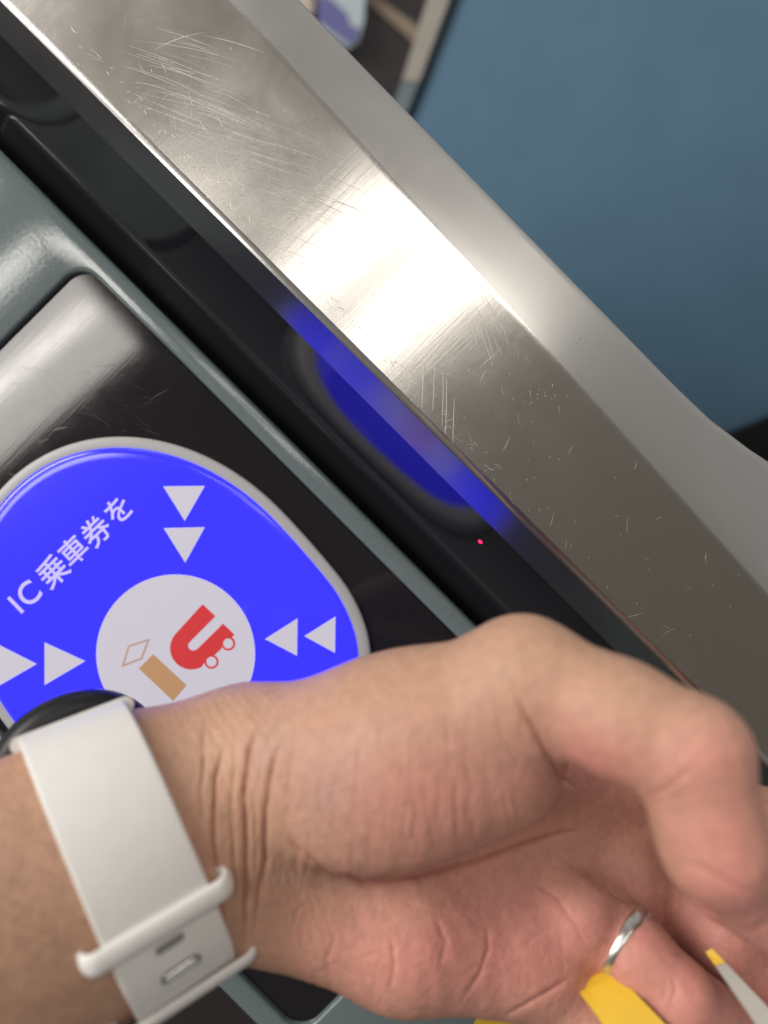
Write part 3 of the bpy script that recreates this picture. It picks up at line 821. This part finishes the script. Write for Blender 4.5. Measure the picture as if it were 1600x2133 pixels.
# ================================================================= WATCH ON THE WRIST
def wrist(th, s, off):
    """point on the wrist ring: th degrees (0 thumb side, 90 back, -90 front), s along the arm, off outward (mm)"""
    t = math.radians(th)
    rwv = RW + max(0, -s) * .07; rdv = RD + max(0, -s) * .06
    p = np.array((rwv * math.cos(t), rdv * math.sin(t)))
    n = np.array((math.cos(t) / rwv, math.sin(t) / rdv)); n /= np.linalg.norm(n)
    p = p + n * off
    return C0 + AX * s + WW * p[0] + DD * p[1]
def wfr(th):
    t = math.radians(th); n = np.array((math.cos(t) / RW, math.sin(t) / RD)); n /= np.linalg.norm(n)
    return WW * n[0] + DD * n[1]
m_band = plain('white_rubber_strap', (.70, .685, .665), .55, noise=.04, nscale=300, bump=.06, sss=.1)
m_case = plain('polished_dark_case', (.012, .012, .014), .4, spec=.3)
m_steel_pin = plain('polished_steel', (.75, .73, .70), .16, metal=1.)
m_glass = plain('black_watch_glass', (.004, .004, .005), .12, spec=.35)
m_hole = plain('strap_slot_shade', (.22, .21, .20), .7)  # solid grey patch on the strap, its colour stands for the hole's shade
wc = wrist(60, -5.5, 6.5)
watch = empty('wristwatch', tuple(to_world(wc)))
tag(watch, 'white rubber strapped round black wristwatch worn on the bare wrist', 'wristwatch')
S_OFF = -3.0
def drift(th): return 2.6 * min(1.2, max(0.0, -th / 110.0))
def strap(name, th0, th1, hw, o0, o1, n=60, mat=None, taper=None, parent=None, round_=.8, s0=S_OFF):
    loops = []
    for i in range(n + 1):
        f = i / n; th = th0 + (th1 - th0) * f
        w = hw if taper is None else taper(f)
        prof_ = []
        h = o1 - o0; r = min(round_, h * .49)
        for sx, sy, a0 in ((1, 1, 0), (-1, 1, 90), (-1, -1, 180), (1, -1, 270)):
            for k in range(5):
                a = math.radians(a0 + 90 * k / 4)
                prof_.append((sx * (w - r) + r * math.cos(a), (o0 + o1) / 2 + sy * (h / 2 - r) + r * math.sin(a)))
        loops.append([tuple(to_world(wrist(th, s0 + drift(th) + a, b))) for a, b in prof_])
    o = loft_loops(name, loops, mat or m_band, cap_first=True, cap_last=True, ang=60)
    keep_parent(o, parent or watch)
    return o
# strap over the front, then the second layer that ends in the slots, then the underside
strap('strap', 22, -165, 11.0, .25, 2.9, n=80, taper=lambda f: 11.1 - .6 * min(1, f * 2))
strap('strap', -165, -262, 10.6, .2, 2.5, n=50)
def loop_bar(name, th, hw, o_in, o_out, r, s0=S_OFF):
    path = []
    c = .5 * (o_in + o_out); hh = (o_out - o_in) / 2; rr_ = hh * .98
    for sx, a0 in ((1, -90), (-1, 90)):
        for k in range(13):
            a = math.radians(a0 + 180 * k / 12)
            path.append((sx * (hw - rr_) + rr_ * math.cos(a), c + hh * math.sin(a)))
    n = len(path); loops = []
    nv = wfr(th); tv = np.cross(AX, nv)
    base = wrist(th, s0 + drift(th), 0)
    for i in range(n):
        p = np.array(path[i]); q = np.array(path[(i + 1) % n]) - np.array(path[i - 1]); q /= np.linalg.norm(q)
        nn = np.array((q[1], -q[0]))
        lp_ = []
        for k in range(12):
            a = 2 * math.pi * k / 12
            pp = p + nn * math.cos(a) * r * .52
            lp_.append(tuple(to_world(base + AX * pp[0] + nv * pp[1] + tv * math.sin(a) * r * 1.28)))
        loops.append(lp_)
    loops.append(loops[0])
    o = loft_loops(name, loops, m_band, ang=80); keep_parent(o, watch); return o
loop_bar('strap_keeper', -105, 14.2, -1.6, 3.7, 1.9)
loop_bar('strap_keeper', -149, 15.0, -1.6, 4.2, 1.9)
def slot(name, th, s, lx, r, off, mat, thick=.5):
    s = s + drift(th)
    deg = 1 / (np.linalg.norm(wrist(th + .5, s, off) - wrist(th - .5, s, off))); loops = []
    for rr_, z in ((1, -thick), (1, 0), (.8, thick * .5), (.4, thick * .6)):
        lp_ = []
        for k in range(24):
            a = 2 * math.pi * k / 24; ca, sa = math.cos(a), math.sin(a)
            lp_.append(tuple(to_world(wrist(th + r * rr_ * sa * deg, s + math.copysign(lx - r, ca) + r * rr_ * ca, off + z))))
        loops.append(lp_)
    o = loft_loops(name, loops, mat, cap_first=True, cap_last=True, ang=50); keep_parent(o, watch); return o
def find_th(u, v):
    best = None
    for k in range(0, 1800):
        th = -k / 10; p = wrist(th, S_OFF + drift(th), 3.0); pu = 800 + p[0] * F / -p[2]; pv = 1066.5 - p[1] * F / -p[2]
        d = (pu - u) ** 2 + (pv - v) ** 2
        if best is None or d < best[0]: best = (d, th)
    return best[1]
tA, tB = find_th(345, 1968), find_th(366, 2021)
slot('strap_slot', tA, S_OFF, 2.9, .95, 3.27, m_hole, .10)
slot('strap_slot', tB, S_OFF, 4.1, 1.55, 3.27, m_hole, .10)
slot('strap_pin', tB, S_OFF, 3.4, 1.0, 3.38, m_steel_pin, .6)
# lug bar with rounded ears
strap('lug', 24, 1, 12.9, -.3, 3.5, n=14, round_=1.8)
# case: lathe about its own axis
wn = wfr(62)
w1 = AX - wn * (AX @ wn); w1 /= np.linalg.norm(w1); w2 = np.cross(wn, w1)
def lathe(name, prof_, mat, n=72):
    loops = [[tuple(to_world(wc + wn * z + (w1 * math.cos(2 * math.pi * k / n) + w2 * math.sin(2 * math.pi * k / n)) * r)) for k in range(n)] for r, z in prof_]
    o = loft_loops(name, loops, mat, cap_first=True, cap_last=True, ang=50); keep_parent(o, watch); return o
lathe('case', [(15, -4.5), (18.5, -3.5), (20.2, -1.5), (20.6, .3), (20.4, 1.6)], m_case)
lathe('glass', [(20.45, 1.65), (20.4, 2.4), (19.6, 4.0), (17.5, 5.4), (13, 6.5), (6, 7.1), (1, 7.2)], m_glass)

# ================================================================= FINGER RING
ra, rb = cm(1265, 1935, 176), cm(1420, 2075, 163)
rdv = (rb - ra) / np.linalg.norm(rb - ra)
rc = cm(1302, 1966, 166.2)
r1 = np.cross(rdv, (0, 0, 1.)); r1 /= np.linalg.norm(r1); r2 = np.cross(rdv, r1)
loops = []
for k in range(64):
    a = 2 * math.pi * k / 64; rad_ = r1 * math.cos(a) + r2 * math.sin(a); lp_ = []
    for j in range(12):
        b_ = 2 * math.pi * j / 12
        lp_.append(tuple(to_world(rc + rad_ * (9.05 + .85 * math.cos(b_)) + rdv * 1.75 * math.sin(b_))))
    loops.append(lp_)
loops.append(loops[0])
m_ring = plain('polished_platinum', (.66, .63, .60), .30, metal=1., noise=.05, nscale=500)
o = loft_loops('finger_ring', loops, m_ring, ang=80)
tag(o, 'plain polished silver band on the ring finger', 'ring')

# ================================================================= YELLOW BAG HANDLE IN THE FINGERS
m_yel = plain('yellow_paper', (.75, .47, .035), .5, noise=.08, nscale=120, bump=.08)
m_whi = plain('white_paper_edge', (.40, .385, .355), .6, noise=.08, nscale=150)
def ribbon(name, rows, mat, thick, parent):
    """rows: [(left pixel, Z), (right pixel, Z)] cross rows lofted into a thin bent sheet"""
    L = [cm(*r[0]) for r in rows]; Rr = [cm(*r[1]) for r in rows]; loops = []
    for i in range(len(rows)):
        t = (L[min(i + 1, len(rows) - 1)] + Rr[min(i + 1, len(rows) - 1)]) - (L[max(i - 1, 0)] + Rr[max(i - 1, 0)])
        n = np.cross(Rr[i] - L[i], t); n /= np.linalg.norm(n)
        if n[2] < 0: n = -n
        loops.append([tuple(to_world(p)) for p in (L[i], Rr[i], Rr[i] - n * thick, L[i] - n * thick)])
    o = loft_loops(name, loops, mat, cap_first=True, cap_last=True, ang=50); keep_parent(o, parent); return o
bag = empty('yellow_bag', tuple(to_world(cm(1300, 2120, 158))))
tag(bag, 'folded yellow paper bag handle with white edge gripped by the curled fingers', 'paper bag')
ribbon('handle_strip', [((1186, 2030, 168), (1225, 1996, 168)), ((1196, 2052, 160), (1275, 2020, 160)), ((1240, 2110, 153), (1352, 2098, 153)), ((1300, 2200, 148), (1440, 2190, 148))], m_yel, .6, bag)
ribbon('handle_strip', [((1010, 2098, 184), (1050, 2080, 184)), ((960, 2180, 186), (1130, 2170, 186))], m_yel, .6, bag)
ribbon('white_edge', [((1492, 2012, 155), (1512, 2006, 155)), ((1560, 2110, 147), (1600, 2098, 147)), ((1620, 2200, 142), (1680, 2190, 142))], m_whi, 1.0, bag)
ribbon('edge_tip', [((1470, 1984, 157), (1482, 1975, 157)), ((1491, 2011, 155), (1511, 2005, 155))], m_yel, 1.0, bag)
